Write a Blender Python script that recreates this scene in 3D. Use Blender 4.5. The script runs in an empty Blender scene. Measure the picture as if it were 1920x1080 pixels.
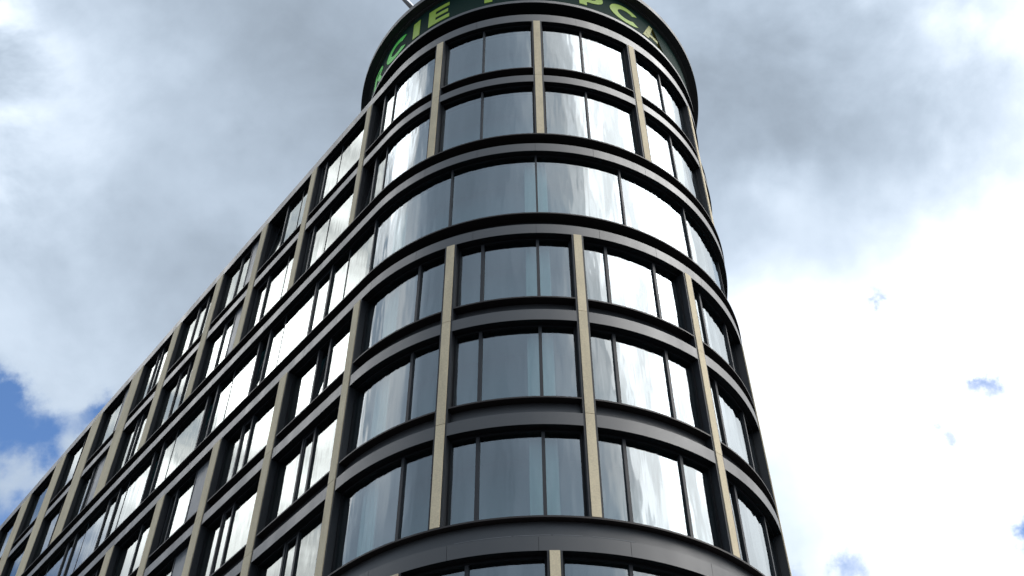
import bpy, math, random
from mathutils import Matrix, Vector
random.seed(7)
scene = bpy.context.scene
col = scene.collection
R_ = math.radians

# ------------------------------------------------------------------ camera
EYE = 1.6
FPX, PITCH, ROLL = 2128.5, R_(47.5875), R_(-0.1947)
cam_d = bpy.data.cameras.new('camera')
cam_d.sensor_width = 36.0
cam_d.lens = FPX / 1920 * 36
cam_d.clip_start, cam_d.clip_end = 0.1, 6000
cam = bpy.data.objects.new('camera', cam_d)
col.objects.link(cam)
CAM_M = Matrix.Translation((0, 0, EYE)) @ Matrix.Rotation(math.pi / 2 + PITCH, 4, 'X') @ Matrix.Rotation(ROLL, 4, 'Z')
cam.matrix_world = CAM_M
scene.camera = cam


def ray(px, py):
    """unit direction through a pixel of the 1920x1080 photograph"""
    v = Vector(((px - 960) / FPX, -(py - 540) / FPX, -1.0))
    return (CAM_M.to_3x3() @ v).normalized()


# ------------------------------------------------------------------ sky
SUN_AZ, SUN_EL = R_(106), R_(54)          # azimuth from the view axis, to the right
SUN_DIR = Vector((math.sin(SUN_AZ) * math.cos(SUN_EL), math.cos(SUN_AZ) * math.cos(SUN_EL), math.sin(SUN_EL)))
world = bpy.data.worlds.new('World')
scene.world = world
world.use_nodes = True
wt = world.node_tree
wt.nodes.clear()


class N:
    """small expression helper over a node tree"""
    def __init__(s, tree): s.t = tree
    def new(s, kind, **kw):
        n = s.t.nodes.new(kind)
        for k, v in kw.items(): setattr(n, k, v)
        return n
    def put(s, sock, v):
        if hasattr(v, 'is_output'): s.t.links.new(v, sock)
        else: sock.default_value = v
    def m(s, op, a, b=0.0, c=0.0, clamp=False):
        n = s.new('ShaderNodeMath', operation=op, use_clamp=clamp)
        s.put(n.inputs[0], a); s.put(n.inputs[1], b); s.put(n.inputs[2], c)
        return n.outputs[0]
    def v(s, op, a, b=(0, 0, 0)):
        n = s.new('ShaderNodeVectorMath', operation=op)
        s.put(n.inputs[0], a)
        if op == 'SCALE': s.put(n.inputs['Scale'], b)
        else: s.put(n.inputs[1], b)
        return n.outputs['Value'] if op in ('DOT_PRODUCT', 'LENGTH') else n.outputs['Vector']
    def noise(s, vec, scale, detail=5, rough=.55, dist=0.0):
        n = s.new('ShaderNodeTexNoise')
        s.put(n.inputs['Vector'], vec)
        n.inputs['Scale'].default_value = scale
        n.inputs['Detail'].default_value = detail
        n.inputs['Roughness'].default_value = rough
        n.inputs['Distortion'].default_value = dist
        return n.outputs['Fac'], n.outputs['Color']
    def rng(s, x, a, b, c, d, smooth=True):
        n = s.new('ShaderNodeMapRange', interpolation_type='SMOOTHSTEP' if smooth else 'LINEAR')
        s.put(n.inputs[0], x)
        for i, q in enumerate((a, b, c, d)): s.put(n.inputs[1 + i], q)
        return n.outputs[0]
    def mix(s, f, a, b):
        n = s.new('ShaderNodeMix', data_type='RGBA')
        s.put(n.inputs[0], f); s.put(n.inputs[6], a); s.put(n.inputs[7], b)
        return n.outputs[2]
    def comb(s, r, g, b):
        n = s.new('ShaderNodeCombineXYZ')
        s.put(n.inputs[0], r); s.put(n.inputs[1], g); s.put(n.inputs[2], b)
        return n.outputs[0]


w = N(wt)
sky = w.new('ShaderNodeTexSky', sky_type='NISHITA', sun_disc=False)
sky.sun_elevation, sky.sun_rotation = SUN_EL, SUN_AZ
sky.air_density, sky.dust_density, sky.ozone_density = 1.0, 0.4, 1.4
d0 = w.v('NORMALIZE', w.new('ShaderNodeTexCoord').outputs['Generated'])
# cloud directions are wrinkled by a little turbulence so that no outline stays round
_, wr1 = w.noise(d0, 5.0, 4, .6)
_, wr2 = w.noise(d0, 17.0, 5, .6)
wob1 = w.v('SCALE', w.v('SUBTRACT', wr1, (.5, .5, .5)), .22)
wob2 = w.v('SCALE', w.v('SUBTRACT', wr2, (.5, .5, .5)), .06)
wob = w.v('ADD', wob1, wob2)
dw = w.v('NORMALIZE', w.v('ADD', d0, wob))
flat = w.v('MULTIPLY', d0, (1, 1, 1.3))
big, _ = w.noise(w.v('ADD', flat, (4.3, 1.7, 0.4)), 2.6, 6, .5, .5)
fine, _ = w.noise(w.v('ADD', flat, (1.1, 7.7, 3.2)), 8.0, 7, .58, .6)


_, wr3 = w.noise(d0, 42.0, 5, .62)
ds = w.v('NORMALIZE', w.v('ADD', w.v('ADD', d0, w.v('SCALE', wob1, .25)), w.v('ADD', w.v('SCALE', wob2, .8), w.v('SCALE', w.v('SUBTRACT', wr3, (.5, .5, .5)), .035))))


def lobe(direction, width, vec=None):
    """soft round weight about a sky direction, width in degrees"""
    c = w.v('DOT_PRODUCT', vec or dw, tuple(Vector(direction).normalized()))
    ang = w.m('SUBTRACT', 1.0, c)
    k = 1.0 / (R_(width) ** 2)
    return w.m('EXPONENT', w.m('MULTIPLY', ang, -2.0 * k))


def azel(a, e):
    a, e = R_(a), R_(e)
    return (math.sin(a) * math.cos(e), math.cos(a) * math.cos(e), math.sin(e))


bright = w.m('ADD', w.m('MULTIPLY', w.m('SUBTRACT', big, .5), .28), w.m('MULTIPLY', w.m('SUBTRACT', fine, .5), .20))
bright = w.m('ADD', bright, .51)
rag, _ = w.noise(w.v('ADD', d0, (3.1, .4, 8.8)), 6.5, 6, .6, .25)
bright = w.m('ADD', bright, w.m('MULTIPLY', w.m('SUBTRACT', rag, .5), .24))
ragged = w.rng(rag, .37, .65, .12, 1.75)          # torn edges and folds of the bright cloud banks
for dirn, wid, amp in [
        (ray(150, 280), 4.2, .17), (ray(470, 330), 3.0, .10), (ray(60, 90), 4, .02), (ray(140, 680), 4.0, .16),
        (ray(560, 90), 8, -.10), (ray(280, 520), 4.0, -.07), (ray(1580, 180), 7, -.17), (ray(1330, 80), 6, -.20),
        (ray(1720, 860), 10.0, .72), (ray(1400, 650), 4.5, .35), (azel(57, 36), 10, 1.4), (ray(1960, 540), 5, .5), (ray(1960, -40), 4.5, .25), (ray(1830, 190), 5.5, -.24), (ray(1470, 330), 2.0, .16),
        (azel(-60, 42), 10, 3.6), (azel(-79, 57), 7, 3.6), (azel(-96, 43), 9, .9),    # the sunlit cloud bank mirrored in the long facade
        (SUN_DIR, 30, 1.9), (SUN_DIR, 20, 4.2),               # glow of the veiled sun
        ]:
    lb = w.m('MULTIPLY', lobe(dirn, wid), amp)
    if amp > 2.5: lb = w.m('MULTIPLY', lb, ragged)
    bright = w.m('ADD', bright, lb)
bright = w.m('MAXIMUM', bright, .2)
t_ = w.rng(bright, .4, 1.7, 0, 1)
tint = w.mix(t_, (.81, .975, 1.18, 1), (1.0, 1.0, 1.0, 1))
cloud = w.v('SCALE', tint, bright)
# holes of blue
hole = 0.0
for dirn, wid, amp in [(ray(-5, 712), 1.2, 1.0), (ray(0, 785), 1.8, 1.2), (ray(95, 815), 1.35, 1.0), (ray(190, 772), 1.0, 1.0), (ray(-60, 900), 1.3, .6), (ray(0, 975), 1.3, .9), (ray(60, 930), .8, .5), (ray(150, 890), 1.0, .5),
                       (ray(1836, 735), .65, .85), (ray(1645, 562), .5, .7), (ray(1762, 797), .55, .8), (ray(1612, 1075), 1.1, .95),
                       (ray(1920, 1000), .8, .85), (ray(1500, 1085), .8, .6), (azel(-50.5, 31.5), 7.5, .85)]:
    hole = w.m('ADD', hole, w.m('MULTIPLY', lobe(dirn, wid, ds), amp))
hole = w.m('MULTIPLY', hole, w.rng(fine, .3, .7, .55, 1.3, False))
cover = w.rng(hole, .12, .95, 1.0, .0)
blue = w.v('SCALE', w.v('MULTIPLY', sky.outputs[0], (.80, 1.0, 1.22)), .15)
final = w.mix(cover, blue, cloud)
bg = w.new('ShaderNodeBackground')
w.put(bg.inputs[0], final)
bg.inputs[1].default_value = 1.0
out = w.new('ShaderNodeOutputWorld')
wt.links.new(bg.outputs[0], out.inputs[0])

sun_d = bpy.data.lights.new('sun', 'SUN')
sun_d.energy, sun_d.angle, sun_d.color = 0.6, R_(50), (1.0, .95, .88)
sun = bpy.data.objects.new('sun', sun_d)
col.objects.link(sun)
sun.rotation_euler = (-SUN_DIR).to_track_quat('-Z', 'Y').to_euler()

scene.view_settings.view_transform = 'Standard'
scene.view_settings.look = 'None'
scene.view_settings.exposure = 0.15
scene.view_settings.gamma = 1.0
scene.render.engine = 'CYCLES'
scene.cycles.max_bounces = 6
scene.cycles.transparent_max_bounces = 8
scene.cycles.caustics_reflective = False
scene.cycles.caustics_refractive = False

# ------------------------------------------------------------------ materials


def mat(name):
    m = bpy.data.materials.new(name)
    m.use_nodes = True
    m.node_tree.nodes.clear()
    return m, N(m.node_tree)


def finish(n, shader):
    o = n.new('ShaderNodeOutputMaterial')
    n.t.links.new(shader, o.inputs[0])


def metal(name, c, rough, metallic=.0, spec=.5, grain=.25, dirt=.25):
    m, n = mat(name)
    tc = n.new('ShaderNodeTexCoord').outputs['Object']
    g, _ = n.noise(tc, 60, 3, .6)
    big_, _ = n.noise(n.v('MULTIPLY', tc, (1, 1, .35)), 1.3, 5, .6)
    f = n.m('ADD', n.m('MULTIPLY', n.m('SUBTRACT', g, .5), grain), n.m('MULTIPLY', n.m('SUBTRACT', big_, .5), dirt))
    oi = n.new('ShaderNodeObjectInfo').outputs['Random']
    f = n.m('ADD', f, n.m('MULTIPLY_ADD', oi, .16, .92))
    colr = n.v('SCALE', tuple(c), f)
    p = n.new('ShaderNodeBsdfPrincipled')
    n.put(p.inputs['Base Color'], colr)
    p.inputs['Metallic'].default_value = metallic
    p.inputs['Specular IOR Level'].default_value = spec
    n.put(p.inputs['Roughness'], n.rng(big_, .3, .7, rough - .06, rough + .08, False))
    finish(n, p.outputs[0])
    return m


M_FASCIA = metal('anthracite_metal', (.040, .041, .043), .42, 0, .8, dirt=.5)
M_LIP = metal('dark_bronze_metal', (.028, .023, .022), .5, spec=.35)
M_BLACK = metal('black_reveal_metal', (.010, .011, .013), .55, spec=.2)
M_FRAME = metal('window_frame_metal', (.026, .028, .032), .5, spec=.35)
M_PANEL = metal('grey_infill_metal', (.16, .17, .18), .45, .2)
M_DRUM = metal('drum_black_metal', (.022, .024, .028), .5)
M_POLE = metal('polished_pole_metal', (.55, .56, .58), .22, 1.0)
M_ROOF = metal('roof_felt', (.08, .08, .08), .9)


def stone():
    m, n = mat('beige_stone')
    tc = n.new('ShaderNodeTexCoord').outputs['Object']
    a, _ = n.noise(tc, 28, 6, .65)
    b, _ = n.noise(n.v('MULTIPLY', tc, (1, 1, .4)), 2.2, 4, .6)
    oi = n.new('ShaderNodeObjectInfo').outputs['Random']
    f = n.m('ADD', n.m('MULTIPLY', n.m('SUBTRACT', a, .5), .7), n.m('MULTIPLY', n.m('SUBTRACT', b, .5), .5))
    f = n.m('ADD', f, n.m('MULTIPLY_ADD', oi, .12, .94))
    p = n.new('ShaderNodeBsdfPrincipled')
    n.put(p.inputs['Base Color'], n.v('SCALE', (.72, .615, .425), f))
    p.inputs['Roughness'].default_value = .8
    p.inputs['Specular IOR Level'].default_value = .25
    bp = n.new('ShaderNodeBump')
    bp.inputs['Strength'].default_value = .15
    n.put(bp.inputs['Height'], a)
    n.t.links.new(bp.outputs[0], p.inputs['Normal'])
    finish(n, p.outputs[0])
    return m


M_STONE = stone()


def glass(name, wave, coat):
    m, n = mat(name)
    uv = n.new('ShaderNodeUVMap').outputs[0]
    oi = n.new('ShaderNodeObjectInfo').outputs['Random']
    off = n.comb(n.m('MULTIPLY', oi, 37.0), n.m('MULTIPLY', oi, 11.0), 0.0)
    # slow roller-wave distortion, mostly across the pane, as in bent glass
    h1, _ = n.noise(n.v('ADD', n.v('MULTIPLY', uv, (1.9, .32, 1)), off), 1.0, 2, .45)
    h2, _ = n.noise(n.v('ADD', n.v('MULTIPLY', uv, (6.0, .7, 1)), off), 1.0, 1, .4)
    h = n.m('ADD', h1, n.m('MULTIPLY', h2, .09))
    bp = n.new('ShaderNodeBump')
    bp.inputs['Strength'].default_value = 1.0
    bp.inputs['Distance'].default_value = wave
    n.put(bp.inputs['Height'], h)
    fr = n.new('ShaderNodeFresnel')
    fr.inputs['IOR'].default_value = 2.8
    n.t.links.new(bp.outputs[0], fr.inputs['Normal'])
    gl = n.new('ShaderNodeBsdfGlossy')
    gl.inputs['Roughness'].default_value = .03
    gl.inputs['Color'].default_value = coat + (1,)
    n.t.links.new(bp.outputs[0], gl.inputs['Normal'])
    tr = n.new('ShaderNodeBsdfTransparent')
    tr.inputs['Color'].default_value = (.70, .82, .83, 1)
    mx = n.new('ShaderNodeMixShader')
    back = n.new('ShaderNodeNewGeometry').outputs['Backfacing']
    n.put(mx.inputs[0], n.m('MULTIPLY', fr.outputs[0], n.m('SUBTRACT', 1.0, back)))
    n.t.links.new(tr.outputs[0], mx.inputs[1])
    n.t.links.new(gl.outputs[0], mx.inputs[2])
    finish(n, mx.outputs[0])
    return m


M_GLASS = glass('flat_window_glass', .0035, (.93, .99, .97))
M_BENT = glass('bent_window_glass', .020, (.86, .945, 1.0))


def plain(name, c, rough=.8, var=.3, scale=6, emit=0.0):
    m, n = mat(name)
    tc = n.new('ShaderNodeTexCoord').outputs['Object']
    a, _ = n.noise(tc, scale, 5, .6)
    f = n.m('MULTIPLY_ADD', n.m('SUBTRACT', a, .5), var, 1.0)
    p = n.new('ShaderNodeBsdfPrincipled')
    cc = n.v('SCALE', tuple(c), f)
    n.put(p.inputs['Base Color'], cc)
    p.inputs['Roughness'].default_value = rough
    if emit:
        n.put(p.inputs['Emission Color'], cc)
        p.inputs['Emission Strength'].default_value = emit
    finish(n, p.outputs[0])
    return m


M_INNER = plain('dim_interior', (.13, .24, .26))
M_CURTAIN = plain('pale_curtain', (.60, .68, .64), .9, .15, 3)
M_BOARD = plain('dark_green_board', (.005, .026, .020), .8, .5, 9)
M_BOARD.node_tree.nodes['Principled BSDF'].inputs['Specular IOR Level'].default_value = .12
M_ASPHALT = plain('asphalt', (.05, .05, .052), .9, .5, 40)
M_PAVING = plain('paving', (.24, .23, .22), .9, .4, 8)
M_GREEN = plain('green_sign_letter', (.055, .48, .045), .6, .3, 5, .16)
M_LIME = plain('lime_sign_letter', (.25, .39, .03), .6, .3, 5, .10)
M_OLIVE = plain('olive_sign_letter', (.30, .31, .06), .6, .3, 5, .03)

# ------------------------------------------------------------------ plan of the facade
# s runs along the facade: s < 0 the long straight side, 0..SE the rounded nose, s > SE the other straight side
CX, CY, RAD, PHI = 0.7114, 25.4, 6.2542, R_(219.655)
SE = 14.7
PHE = PHI + SE / RAD


def frame_at(s):
    """point on the facade line, outward normal, tangent (towards +s)"""
    th = PHI + min(max(s, 0.0), SE) / RAD
    nx, ny = math.cos(th), math.sin(th)
    tx, ty = -ny, nx
    e = s if s < 0 else (s - SE if s > SE else 0.0)
    return CX + RAD * nx + tx * e, CY + RAD * ny + ty * e, nx, ny, tx, ty


def circ_at(s):
    th = PHI + s / RAD
    nx, ny = math.cos(th), math.sin(th)
    return CX + RAD * nx, CY + RAD * ny, nx, ny, -ny, nx


class MB:
    """collects curved boxes that follow the facade line into one mesh"""
    def __init__(s, path=frame_at): s.v, s.f, s.nrm, s.uv, s.path = [], [], [], [], path

    def _quad(s, pts, nrms, uvs):
        i = len(s.v)
        s.v += pts
        s.f.append((i, i + 1, i + 2, i + 3))
        s.nrm += nrms
        s.uv += uvs

    def box(s, s0, s1, o0, o1, z0, z1, du=.16, tilt=0.0, slope=0.0):
        """s0..s1 along, o0..o1 outwards (o1 outer), z0..z1 up; tilt leans the top inwards, slope drops the outer top edge"""
        cuts = [s0, s1]
        if s.path is frame_at:
            cuts += [c for c in (0.0, SE) if s0 < c < s1]
        cuts = sorted(cuts)
        ss = [cuts[0]]
        for a, b in zip(cuts, cuts[1:]):
            arc = (s.path is circ_at) or (a >= -1e-6 and b <= SE + 1e-6)
            n = max(1, math.ceil((b - a) / du)) if arc else 1
            ss += [a + (b - a) * k / n for k in range(1, n + 1)]
        F = [s.path(q) for q in ss]

        def P(fr, o, z): return (fr[0] + fr[2] * o, fr[1] + fr[3] * o, z + EYE)
        dz = z1 - z0
        T = tilt * dz
        for k in range(len(ss) - 1):
            A, B = F[k], F[k + 1]
            ua, ub = ss[k], ss[k + 1]
            na, nb = (A[2], A[3], 0), (B[2], B[3], 0)
            ma, mb = (-A[2], -A[3], 0), (-B[2], -B[3], 0)
            zt = z1 - slope
            s._quad([P(A, o1, z0), P(B, o1, z0), P(B, o1 - T, zt), P(A, o1 - T, zt)], [na, nb, nb, na], [(ua, z0), (ub, z0), (ub, z1), (ua, z1)])
            s._quad([P(B, o0, z0), P(A, o0, z0), P(A, o0 - T, z1), P(B, o0 - T, z1)], [mb, ma, ma, mb], [(ub, z0), (ua, z0), (ua, z1), (ub, z1)])
            up, dn = (0, 0, 1), (0, 0, -1)
            s._quad([P(A, o1 - T, zt), P(B, o1 - T, zt), P(B, o0 - T, z1), P(A, o0 - T, z1)], [up] * 4, [(ua, z1), (ub, z1), (ub, z1), (ua, z1)])
            s._quad([P(A, o0, z0), P(B, o0, z0), P(B, o1, z0), P(A, o1, z0)], [dn] * 4, [(ua, z0), (ub, z0), (ub, z0), (ua, z0)])
        for fr, u, sg in ((F[0], ss[0], -1), (F[-1], ss[-1], 1)):
            tn = (fr[4] * sg, fr[5] * sg, 0)
            q = [P(fr, o0, z0), P(fr, o1, z0), P(fr, o1 - T, z1 - slope), P(fr, o0 - T, z1)]
            if sg > 0: q = q[::-1]
            s._quad(q, [tn] * 4, [(u, z0)] * 4)
        return s

    def poly(s, pts, o0, o1):
        """extruded flat outline given in (s, z), laid on the curved line"""
        F = [s.path(p[0]) for p in pts]
        n = len(pts)
        i = len(s.v)
        front = [(f[0] + f[2] * o1, f[1] + f[3] * o1, p[1] + EYE) for f, p in zip(F, pts)]
        back = [(f[0] + f[2] * o0, f[1] + f[3] * o0, p[1] + EYE) for f, p in zip(F, pts)]
        s.v += front
        s.f.append(tuple(range(i, i + n)))
        s.nrm += [(f[2], f[3], 0) for f in F]
        s.uv += list(pts)
        for k in range(n):
            j = (k + 1) % n
            s._quad([front[j], front[k], back[k], back[j]], [(0, 0, 0)] * 4, [pts[k]] * 4)
        return s

    def build(s, name, m, parent=None):
        me = bpy.data.meshes.new(name)
        me.from_pydata(s.v, [], s.f)
        me.polygons.foreach_set('use_smooth', [True] * len(me.polygons))
        uvl = me.uv_layers.new(name='UVMap')
        uvl.data.foreach_set('uv', [c for p in s.uv for c in p])
        me.normals_split_custom_set(s.nrm)
        me.materials.append(m)
        o = bpy.data.objects.new(name, me)
        col.objects.link(o)
        if parent: o.parent = parent
        return o


def empty(name, parent=None, loc=(0, 0, 0)):
    o = bpy.data.objects.new(name, None)
    o.empty_display_size = .3
    col.objects.link(o)
    if parent: o.parent = parent
    o.location = loc
    return o


def tag(o, label=None, cat=None, group=None, kind=None):
    if label: o['label'] = label
    if cat: o['category'] = cat
    if group: o['group'] = group
    if kind: o['kind'] = kind
    return o


# ------------------------------------------------------------------ ground
def sheet(name, pts, z0, z1, m):
    n = len(pts)
    v = [(x, y, z1) for x, y in pts] + [(x, y, z0) for x, y in pts]
    f = [tuple(range(n))] + [(i, i + n, (i + 1) % n + n, (i + 1) % n) for i in range(n)]
    me = bpy.data.meshes.new(name)
    me.from_pydata(v, [], f)
    me.materials.append(m)
    o = bpy.data.objects.new(name, me)
    col.objects.link(o)
    return tag(o, kind='structure')


sheet('ground', [(-1500, -1500), (1500, -1500), (1500, 1500), (-1500, 1500)], -.5, 0, M_ASPHALT)
S_L, S_R = -46.0, 30.0


def outline(o, step=.5):
    pts = []
    q = S_L
    while q < S_R + 1e-6:
        if q <= -.01 and q + step < 0 and q > S_L: pass
        a = frame_at(q)
        pts.append((a[0] + a[2] * o, a[1] + a[3] * o))
        q += step
    return pts


sheet('pavement', outline(5.5), -.4, .13, M_PAVING)

# ------------------------------------------------------------------ the building
Z = [34.28, 30.53, 26.83, 23.12, 19.83, 16.50, 13.19, 9.88]     # soffit heights above eye level, top down
BAND = .85
FA = .36
B = empty('office_building', loc=(0, 0, 0))
tag(B, 'dark metal and glass office block with rounded corner and beige stone pilasters', 'building')

# --- inner shell, slabs and roof
MB().box(S_L, S_R, -1.45, -1.25, -EYE + .13, 34.5).build('inner_wall', M_INNER, B)
MB().box(S_L, S_R, -.52, -.2, -EYE + .13, Z[7] - .02).build('lower_wall', M_BLACK, B)
for k, zk in enumerate(Z):
    MB().box(S_L, S_R, -1.25, -.50, zk + .02, zk + BAND - .06 if k else zk + .40, du=.4).build('floor_slab', M_INNER, B)
pts = outline(-.3)
roof_o = sheet('roof', pts, Z[0] + EYE + .1, Z[0] + EYE + .3, M_ROOF)
roof_o.parent = B
del roof_o['kind']

# --- pilaster layout: (centre s, width)
AB = [(-46.2, 1.15), (-42.45, 1.15), (-38.7, 1.15), (-34.9, 1.15), (-31.0, 1.15), (-27.0, 1.12), (-23.2, 1.08), (-19.2, 1.0), (-15.62, .60), (-12.05, .50),
      (-8.58, .43), (-5.06, .35), (-1.47, .27), (2.22, .24), (5.64, .22), (9.06, .22), (12.48, .24), (15.95, .3), (19.5, .3), (23.0, .3), (26.5, .3)]
DEF = [(-45.5, 1.1), (-41.8, 1.1), (-38.0, 1.1), (-34.2, 1.1), (-30.4, 1.1), (-26.6, 1.0), (-22.9, .8), (-19.25, .68), (-15.55, .60), (-11.82, .52), (-8.1, .46), (-4.18, .40), (-.32, .30),
       (3.10, .22), (6.52, .21), (9.93, .22), (13.35, .24), (16.8, .3), (20.3, .3), (23.8, .3), (27.3, .3)]
GG = [(-19.3, .7), (-15.6, .6), (-11.9, .5), (-8.4, .45), (-4.9, .4), (-1.3, .3), (2.2, .22), (5.62, .21), (9.04, .22), (12.46, .24), (15.9, .3), (19.4, .3), (22.9, .3)]


def pilasters(layout, ztop, zbot, joints):
    for sc, wd in layout:
        p = empty('pilaster', B)
        a, b = sc - wd / 2, sc + wd / 2
        MB().box(a - .05, b + .05, -.5, -.0, zbot, ztop, du=.1).build('post', M_FRAME, p)
        cuts = [zbot] + sorted(joints) + [ztop]
        for z0, z1 in zip(cuts, cuts[1:]):
            MB().box(a, b, -.0, .022, z0 + .006, z1 - .006, du=.1).build('stone_panel', M_STONE, p)


pilasters(AB, Z[0], Z[2] + BAND, [Z[1] + FA])
pilasters(DEF, Z[3], Z[6] + BAND, [Z[4] + FA, Z[5] + FA])
pilasters(GG, Z[6], Z[7] + BAND, [])


# --- spandrel bands
def band(zk, cuts, lip_out, through, rec=-.30):
    """fascia strip, recessed panel above it, projecting sill lip on top"""
    b = empty('spandrel_band', B)
    s0, s1 = cuts[0], cuts[-1]
    MB().box(s0, s1, -.5, -.012, zk + .012, zk + FA - .02).build('fascia_core', M_BLACK, b)
    MB().box(s0, s1, -.5, -.03, zk - .004, zk + .010).build('soffit', M_BLACK, b)  # blacker than the fascia: the underside's shade is put into its colour
    g = .004 if not through else .0
    for a, c in zip(cuts, cuts[1:]):
        MB().box(a + g, c - g, -.012, 0.0, zk, zk + FA).build('fascia_panel', M_FASCIA, b)
    MB().box(s0, s1, -.5, rec, zk + FA - .02, zk + BAND - .055).build('recess_panel', M_FASCIA, b)
    MB().box(s0, s1, -.5, lip_out, zk + BAND - .055, zk + BAND, slope=.012).build('sill_lip', M_LIP, b)
    return b


def steps(start, pitch):
    lo, hi = [], []
    q = start
    while q > S_L: lo.append(q); q -= pitch
    q = start + pitch
    while q < S_R: hi.append(q); q += pitch
    return [S_L] + sorted(lo) + hi + [S_R]


band(Z[1], [S_L] + [p[0] for p in AB if S_L < p[0] < S_R] + [S_R], .0, True)
band(Z[2], steps(5.47, 1.71), .03, False)
band(Z[3], steps(5.43, 1.71), .03, False)
band(Z[4], [S_L] + [p[0] for p in DEF if S_L < p[0] < S_R] + [S_R], .0, True, -.24)
band(Z[5], [S_L] + [p[0] for p in DEF if S_L < p[0] < S_R] + [S_R], .0, True, -.20)
b6 = band(Z[6], steps(5.30, 1.9), .03, False, -.13)
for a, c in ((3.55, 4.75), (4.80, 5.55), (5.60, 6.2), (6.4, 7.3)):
    MB().box(a, c, -.02, .003, Z[6] + FA + .002, Z[6] + FA + .012).build('edge_glint', M_PANEL, b6)  # lighter slivers along the fascia top: a glint put into colour
band(Z[7], steps(5.43, 1.71), .03, False)
# roof-edge strip
tb = empty('parapet_band', B)
MB().box(S_L, S_R, -.5, -.012, Z[0] + .012, Z[0] + .43).build('parapet_core', M_BLACK, tb)
MB().box(S_L, S_R, -.5, -.03, Z[0] - .004, Z[0] + .010).build('soffit', M_BLACK, tb)  # black underside sheet, shade carried by its colour
cs = steps(7.0, 3.42)
for a, c in zip(cs, cs[1:]):
    MB().box(a + .004, c - .004, -.012, 0.0, Z[0], Z[0] + .45).build('fascia_panel', M_FASCIA, tb)
MB().box(S_L, S_R, -.62, -.02, Z[0] + .43, Z[0] + .455).build('coping', M_FASCIA, tb)


# --- windows
def window(a, b, zlo, zhi, og, divs, kinds, ends=True):
    """divs: [(s, width, proud)] between a and b; kinds: one per field from a to b (pane, open, panel)"""
    wn = empty('window', B)
    m = MB()
    fr = og + .05
    m.box(a, b, og - .08, fr, zlo - .02, zlo + .05)
    if not ends:
        m.build('sill_rail', M_BLACK, wn)
        m = MB()
    m.box(a, b, og - .08, fr, zhi - .07, zhi + .0)
    if ends:
        m.box(a, a + .05, og - .08, fr - .002, zlo + .05, zhi - .07, du=.1)
        m.box(b - .05, b, og - .08, fr - .002, zlo + .05, zhi - .07, du=.1)
    m.build('frame' if ends else 'head_rail', M_BLACK, wn)
    ed = [a + (.05 if ends else 0)]
    for sd, wd, pr in divs:
        MB().box(sd - wd / 2, sd + wd / 2, og - .08, og + pr, zlo + .05, zhi - .07, du=.1).build('mullion', M_FRAME, wn)
        ed += [sd - wd / 2, sd + wd / 2]
    ed.append(b - (.05 if ends else 0))
    for k, kind in enumerate(kinds):
        x0, x1 = ed[2 * k], ed[2 * k + 1]
        if x1 - x0 < .03: continue
        if kind == 'panel':
            MB().box(x0, x1, og - .03, og + .035, zlo + .05, zhi - .07).build('infill_panel', M_PANEL, wn)
        elif kind == 'open':
            t = .10
            sash = MB()
            y0, y1 = zlo + .06, zhi - .09
            sash.box(x0 + .005, x1 - .005, og - .03, og + .03, y0, y0 + .06)
            T = t * (y1 - y0)
            sash.box(x0 + .005, x1 - .005, og - .03 - T, og + .03 - T, y1 - .06, y1)
            sash.box(x0 + .005, x0 + .055, og - .03, og + .03, y0, y1, tilt=t)
            sash.box(x1 - .055, x1 - .005, og - .03, og + .03, y0, y1, tilt=t)
            sash.build('open_sash', M_FRAME, wn)
            MB().box(x0 + .05, x1 - .05, og - .015, og, y0 + .05, y1 - .05, du=.06, tilt=t).build('pane', M_BENT if 0 < (x0 + x1) / 2 < SE else M_GLASS, wn)
        elif kind == 'sash':
            y0, y1 = zlo + .05, zhi - .07
            sash = MB()
            sash.box(x0, x1, og - .03, og + .03, y0, y0 + .07)
            sash.box(x0, x1, og - .03, og + .03, y1 - .06, y1)
            sash.box(x0, x0 + .05, og - .03, og + .028, y0 + .07, y1 - .06)
            sash.box(x1 - .05, x1, og - .03, og + .028, y0 + .07, y1 - .06)
            sash.build('sash', M_FRAME, wn)
            MB().box(x0 + .05, x1 - .05, og - .015, og, y0 + .07, y1 - .06, du=.06).build('pane', M_BENT if 0 < (x0 + x1) / 2 < SE else M_GLASS, wn)
        else:
            e = random.uniform(-.004, .004)
            MB().box(x0 - .01, x1 + .01, og - .015 + e, og + e, zlo + .04, zhi - .06, du=.06, tilt=random.uniform(-.004, .004)).build('pane', M_BENT if 0 < (x0 + x1) / 2 < SE else M_GLASS, wn)
    return wn


LSH = -.10          # panes of the straight side sit a hand deeper than first measured
def J(s, w=.03, p=.012): return (s + (LSH if s < -.5 else 0), w, p)


def F(s, w=.07, p=.05): return (s + (LSH if s < -.5 else 0), w, p)


def rows(layout, spec, zpairs, og, default):
    for i in range(len(layout) - 1):
        a = layout[i][0] + layout[i][1] / 2 + .05
        b = layout[i + 1][0] - layout[i + 1][1] / 2 - .05
        for r, (zlo, zhi) in enumerate(zpairs):
            sp = spec.get((i, r), spec.get(i))
            if sp is None: sp = default(a, b, r)
            divs, kinds = sp
            window(a, b, zlo, zhi, og, divs, kinds)


def deflt(a, b, r):
    if a > SE: return ([F((a + b) / 2)], ['pane', 'pane'])
    if b < -19: return ([], ['pane'])
    return ([F(a + .55), F(a + 1.2)], ['pane', 'sash', 'pane'])


iAB = {round(p[0], 2): k for k, p in enumerate(AB)}
spec = {}


def put(d, idx, s_left, divs, kinds, row=None):
    k = idx[round(s_left, 2)]
    d[(k, row) if row is not None else k] = (divs, kinds)


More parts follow.
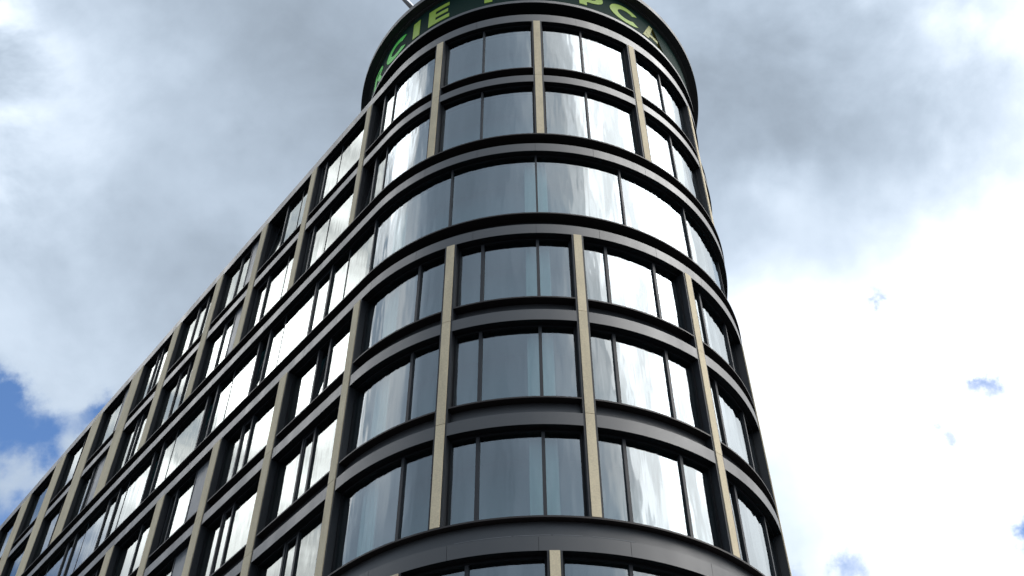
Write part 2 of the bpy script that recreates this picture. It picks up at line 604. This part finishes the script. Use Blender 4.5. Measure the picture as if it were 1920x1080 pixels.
M7 = lambda q: (q, .06, .05)
put(spec, iAB, 2.22, [M7(3.81)], ['pane', 'pane'])
put(spec, iAB, 5.64, [M7(7.18)], ['pane', 'pane'])
put(spec, iAB, 9.06, [M7(10.55)], ['pane', 'pane'])
put(spec, iAB, 12.48, [M7(14.2)], ['pane', 'pane'])
put(spec, iAB, -1.47, [F(-.60), J(-.09, .045, .03)], ['open', 'pane', 'pane'])
put(spec, iAB, -5.06, [F(-4.32), J(-3.33)], ['sash', 'pane', 'pane'])
put(spec, iAB, -8.58, [F(-7.0), J(-5.97)], ['open', 'pane', 'pane'], 0)
put(spec, iAB, -8.58, [F(-7.3), J(-6.0)], ['sash', 'pane', 'pane'], 1)
put(spec, iAB, -12.05, [F(-10.40), F(-9.62)], ['pane', 'sash', 'panel'])
put(spec, iAB, -15.62, [F(-13.88), F(-13.08)], ['pane', 'sash', 'pane'])
put(spec, iAB, -19.2, [F(-17.45), F(-17.0)], ['pane', 'sash', 'pane'])
put(spec, iAB, -23.2, [F(-20.5)], ['pane', 'panel'], 0)
put(spec, iAB, -23.2, [F(-21.4), F(-20.95)], ['pane', 'sash', 'panel'], 1)
put(spec, iAB, -27.0, [J(-24.55, .05, .04)], ['pane', 'pane'])
rows(AB, spec, [(Z[1] + BAND, Z[0]), (Z[2] + BAND, Z[1])], -.19, deflt)

iD = {round(p[0], 2): k for k, p in enumerate(DEF)}
spec = {}
M8 = lambda q: (q, .08, .055)
put(spec, iD, -.32, [M8(2.03)], ['pane', 'pane'])
put(spec, iD, 3.10, [M8(3.95), M8(5.46)], ['pane'] * 3)
put(spec, iD, 6.52, [M8(7.35), M8(8.85)], ['pane'] * 3)
put(spec, iD, 9.93, [M8(10.66), M8(12.2)], ['pane'] * 3)
put(spec, iD, 13.35, [M8(14.1)], ['pane', 'pane'])
put(spec, iD, -4.18, [F(-2.45, .08), F(-1.82, .08)], ['pane', 'open', 'pane'], 0)
put(spec, iD, -4.18, [F(-2.48, .08), F(-1.88, .08)], ['pane', 'sash', 'pane'], 1)
put(spec, iD, -4.18, [F(-2.48, .08), F(-1.88, .08)], ['pane', 'sash', 'pane'], 2)
put(spec, iD, -8.1, [F(-6.72, .08), F(-6.12, .08)], ['pane', 'sash', 'pane'])
put(spec, iD, -11.82, [F(-10.9, .08), F(-9.6, .06)], ['sash', 'pane', 'panel'])
put(spec, iD, -15.55, [F(-13.4, .08)], ['pane', 'pane'])
put(spec, iD, -19.25, [F(-17.4, .08), F(-16.8, .08)], ['pane', 'sash', 'pane'])
rows(DEF, spec, [(Z[4] + BAND, Z[3]), (Z[5] + BAND, Z[4]), (Z[6] + BAND, Z[5])], -.235, deflt)

iG = {round(p[0], 2): k for k, p in enumerate(GG)}
spec = {}
put(spec, iG, 2.2, [M8(3.78)], ['pane'] * 2)
put(spec, iG, 5.62, [M8(7.23)], ['pane'] * 2)
put(spec, iG, 9.04, [M8(10.7)], ['pane'] * 2)
rows(GG, spec, [(Z[7] + BAND, Z[6])], -.235, deflt)

# ribbon storey without pilasters
rib = [(-.20, -2.58), (2.92, -.20), (5.48, 2.92), (8.06, 5.48), (10.60, 8.06), (13.2, 10.60), (15.8, 13.2), (19.0, 15.8), (22.2, 19.0), (25.6, 22.2), (29.9, 25.6)]
zlo, zhi, og = Z[3] + BAND, Z[2], -.215
for hi, lo in rib:
    wn = window(lo, hi, zlo, zhi, og, [J(-1.54)] if lo < -1 else [], ['pane', 'pane'] if lo < -1 else ['pane'], ends=False)
    MB().box(hi - .028, hi + .028, og - .08, og + .052, zlo, zhi - .002, du=.1).build('mullion', M_FRAME, wn)
f0 = [(-2.58, -3.38, 'sash'), (-6.15, -6.85, 'open'), (-9.58, -10.3, 'open'), (-13.53, -14.25, 'open'), (-17.0, -17.9, 'sash'), (-20.8, -21.6, 'sash'), (-24.5, -25.3, 'open'), (-28.3, -29.1, 'sash'), (-32.1, -32.9, 'sash')]
jn = {-3.38: -5.25, -6.85: -8.53, -10.3: -12.54, -14.25: -16.3, -17.9: -19.8, -21.6: -23.5, -25.3: -27.2, -29.1: -31.0, -32.9: -34.8}
for k, (hi, lo, kind) in enumerate(f0):
    hi += LSH if k else 0
    nx = f0[k + 1][0] + LSH if k + 1 < len(f0) else S_L
    wn = window(nx, hi, zlo, zhi, og, [J(jn[lo]), F(lo, .09)], ['pane', 'pane', kind], ends=False)
    MB().box(hi - .045, hi + .045, og - .08, og + .055, zlo, zhi - .002, du=.1).build('mullion', M_FRAME, wn)

# curtains and a column seen dimly through the nose glazing
for k, zl in enumerate((Z[3], Z[4], Z[5], Z[6])):
    zt = (Z[2], Z[3], Z[4], Z[5])[k]
    for a, b in ((5.12, 5.82), (.35, .95)):
        c = MB()
        n = 7
        for q in range(n):
            x0 = a + (b - a) * q / n
            oo = -.52 + (.015 if q % 2 else 0)
            c.box(x0, x0 + (b - a) / n, oo - .03, oo, zl + BAND + .0, zt + .0, du=.1)
        tag(c.build('curtain', M_CURTAIN), ['pale curtain behind the glass of the ribbon storey', 'pale curtain behind the glass one storey below the ribbon', 'pale curtain behind the glass two storeys below the ribbon',
            'pale curtain behind the glass three storeys below the ribbon'][k] + (' left of centre' if a < 1 else ' right of centre' if a > 8 else ' at the centre of the nose'), 'curtain', 'curtains behind the glass')

# ------------------------------------------------------------------ rooftop sign drum
D = empty('rooftop_sign', loc=(CX, CY, Z[0] + EYE + .455))
tag(D, 'round dark rooftop sign board with green letters above the rounded corner', 'sign')
LAP = 2 * math.pi * RAD


def dpart(mb, name, m, par=None):
    """parts are drawn in world space, then hung under the sign"""
    o = mb.build(name, m)
    o.parent = par or D
    o.matrix_parent_inverse = Matrix.Translation(-Vector((CX, CY, Z[0] + EYE + .455)))
    return o


def ringb(): return MB(circ_at)


G0, G1 = -9.0, 26.0
dpart(ringb().box(G0, G1, -.75, -.45, Z[0] + .455, 35.5), 'drum_wall', M_BLACK)
dpart(ringb().box(G0, G1, -.75, .06, 35.47, 35.62), 'ledge', M_FASCIA)
dpart(ringb().box(G0, G1, -.75, .052, 35.452, 35.468), 'ledge_soffit', M_BLACK)  # black sheet added under the ledge, with the shade in its colour
board = dpart(ringb().box(G0, G1, -.3, .0, 35.62, 37.28), 'sign_board', M_BOARD)
dpart(ringb().box(G0, G1, -.5, .10, 37.28, 37.36), 'trim_ring', M_FASCIA)
dpart(ringb().box(G0, G1, -.5, .36, 37.36, 37.62), 'rim', M_DRUM)

H0, H1 = 35.90, 36.95


def glyph(rects, x0, x1, m):
    """rects: outlines in unit letter space (0..1, 0..1)"""
    g = ringb()
    for pts in rects:
        g.poly([(x0 + (x1 - x0) * u, H0 + (H1 - H0) * v) for u, v in pts], .0, .014)
    o = dpart(g, 'letter', m)
    return o


def bar(x0, y0, x1, y1, n=4):
    """rectangle cut into strips so that it follows the curve"""
    return [[(x0 + (x1 - x0) * k / n, y0), (x0 + (x1 - x0) * (k + 1) / n, y0), (x0 + (x1 - x0) * (k + 1) / n, y1), (x0 + (x1 - x0) * k / n, y1)] for k in range(n)]


def arcb(cx, cy, rx, ry, tx, ty, a0, a1, n=22):
    out = []
    for k in range(n):
        p, q = R_(a0 + (a1 - a0) * k / n), R_(a0 + (a1 - a0) * (k + 1) / n)
        out.append([(cx + (rx - tx) * math.cos(p), cy + (ry - ty) * math.sin(p)), (cx + rx * math.cos(p), cy + ry * math.sin(p)),
                    (cx + rx * math.cos(q), cy + ry * math.sin(q)), (cx + (rx - tx) * math.cos(q), cy + (ry - ty) * math.sin(q))])
    return out


gC = arcb(.56, .5, .56, .52, .26, .24, 42, 318)
gE = bar(0, 0, .34, 1) + bar(.34, 0, 1, .22) + bar(.34, .40, .93, .60) + bar(.34, .79, .98, 1)
gR = bar(0, 0, .28, 1) + arcb(.45, .72, .5, .28, .26, .17, -90, 90) + bar(.28, .83, .45, 1) + bar(.28, .44, .45, .55) + [[(.42, .46), (.72, 0), (1.0, 0), (.70, .5)]]
gP = bar(0, 0, .30, 1) + arcb(.45, .62, .55, .38, .28, .2, -90, 90) + bar(.30, .80, .45, 1) + bar(.30, .24, .45, .44)
gA = [[(0, 0), (.27, 0), (.56, 1), (.40, 1)], [(.40, 1), (.60, 1), (1, 0), (.73, 0)]] + bar(.2, .2, .75, .38)
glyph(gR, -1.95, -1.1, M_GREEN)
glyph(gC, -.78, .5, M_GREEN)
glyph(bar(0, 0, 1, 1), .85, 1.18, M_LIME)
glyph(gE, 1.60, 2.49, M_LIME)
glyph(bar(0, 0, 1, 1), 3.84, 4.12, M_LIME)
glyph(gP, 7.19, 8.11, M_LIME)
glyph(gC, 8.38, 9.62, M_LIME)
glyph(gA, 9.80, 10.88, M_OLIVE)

# ------------------------------------------------------------------ slanting roof pole
def cyl(p0, p1, r0, r1, name, m, parent, n=20):
    ax = (p1 - p0).normalized()
    u = ax.orthogonal().normalized()
    v_ = ax.cross(u)
    vs, fs = [], []
    for p, r in ((p0, r0), (p1, r1)):
        vs += [tuple(p + (u * math.cos(2 * math.pi * k / n) + v_ * math.sin(2 * math.pi * k / n)) * r) for k in range(n)]
    fs = [(k, (k + 1) % n, n + (k + 1) % n, n + k) for k in range(n)] + [tuple(range(n))[::-1], tuple(range(n, 2 * n))]
    me = bpy.data.meshes.new(name)
    me.from_pydata(vs, [], fs)
    me.polygons.foreach_set('use_smooth', [len(f) == 4 for f in fs])
    me.materials.append(m)
    o = bpy.data.objects.new(name, me)
    col.objects.link(o)
    o.parent = parent
    o.matrix_parent_inverse = Matrix.Translation(-parent.location)
    return o


eye = Vector((0, 0, EYE))
pa = eye + ray(782, 24) * 44.6
pb = eye + ray(715, -46) * 46.5
roof_z = Z[0] + EYE + .3
foot = pa
base = Vector((foot.x, foot.y, roof_z))
pole = empty('roof_pole', loc=base)
tag(pole, 'slanting bright metal pole rising behind the rooftop sign', 'pole')
cyl(foot, pb, .10, .09, 'pole_tube', M_POLE, pole)
cyl(base, foot + Vector((0, 0, .1)), .13, .13, 'mast', M_DRUM, pole)
cyl(base, base + Vector((0, 0, .08)), .3, .3, 'foot_plate', M_DRUM, pole)
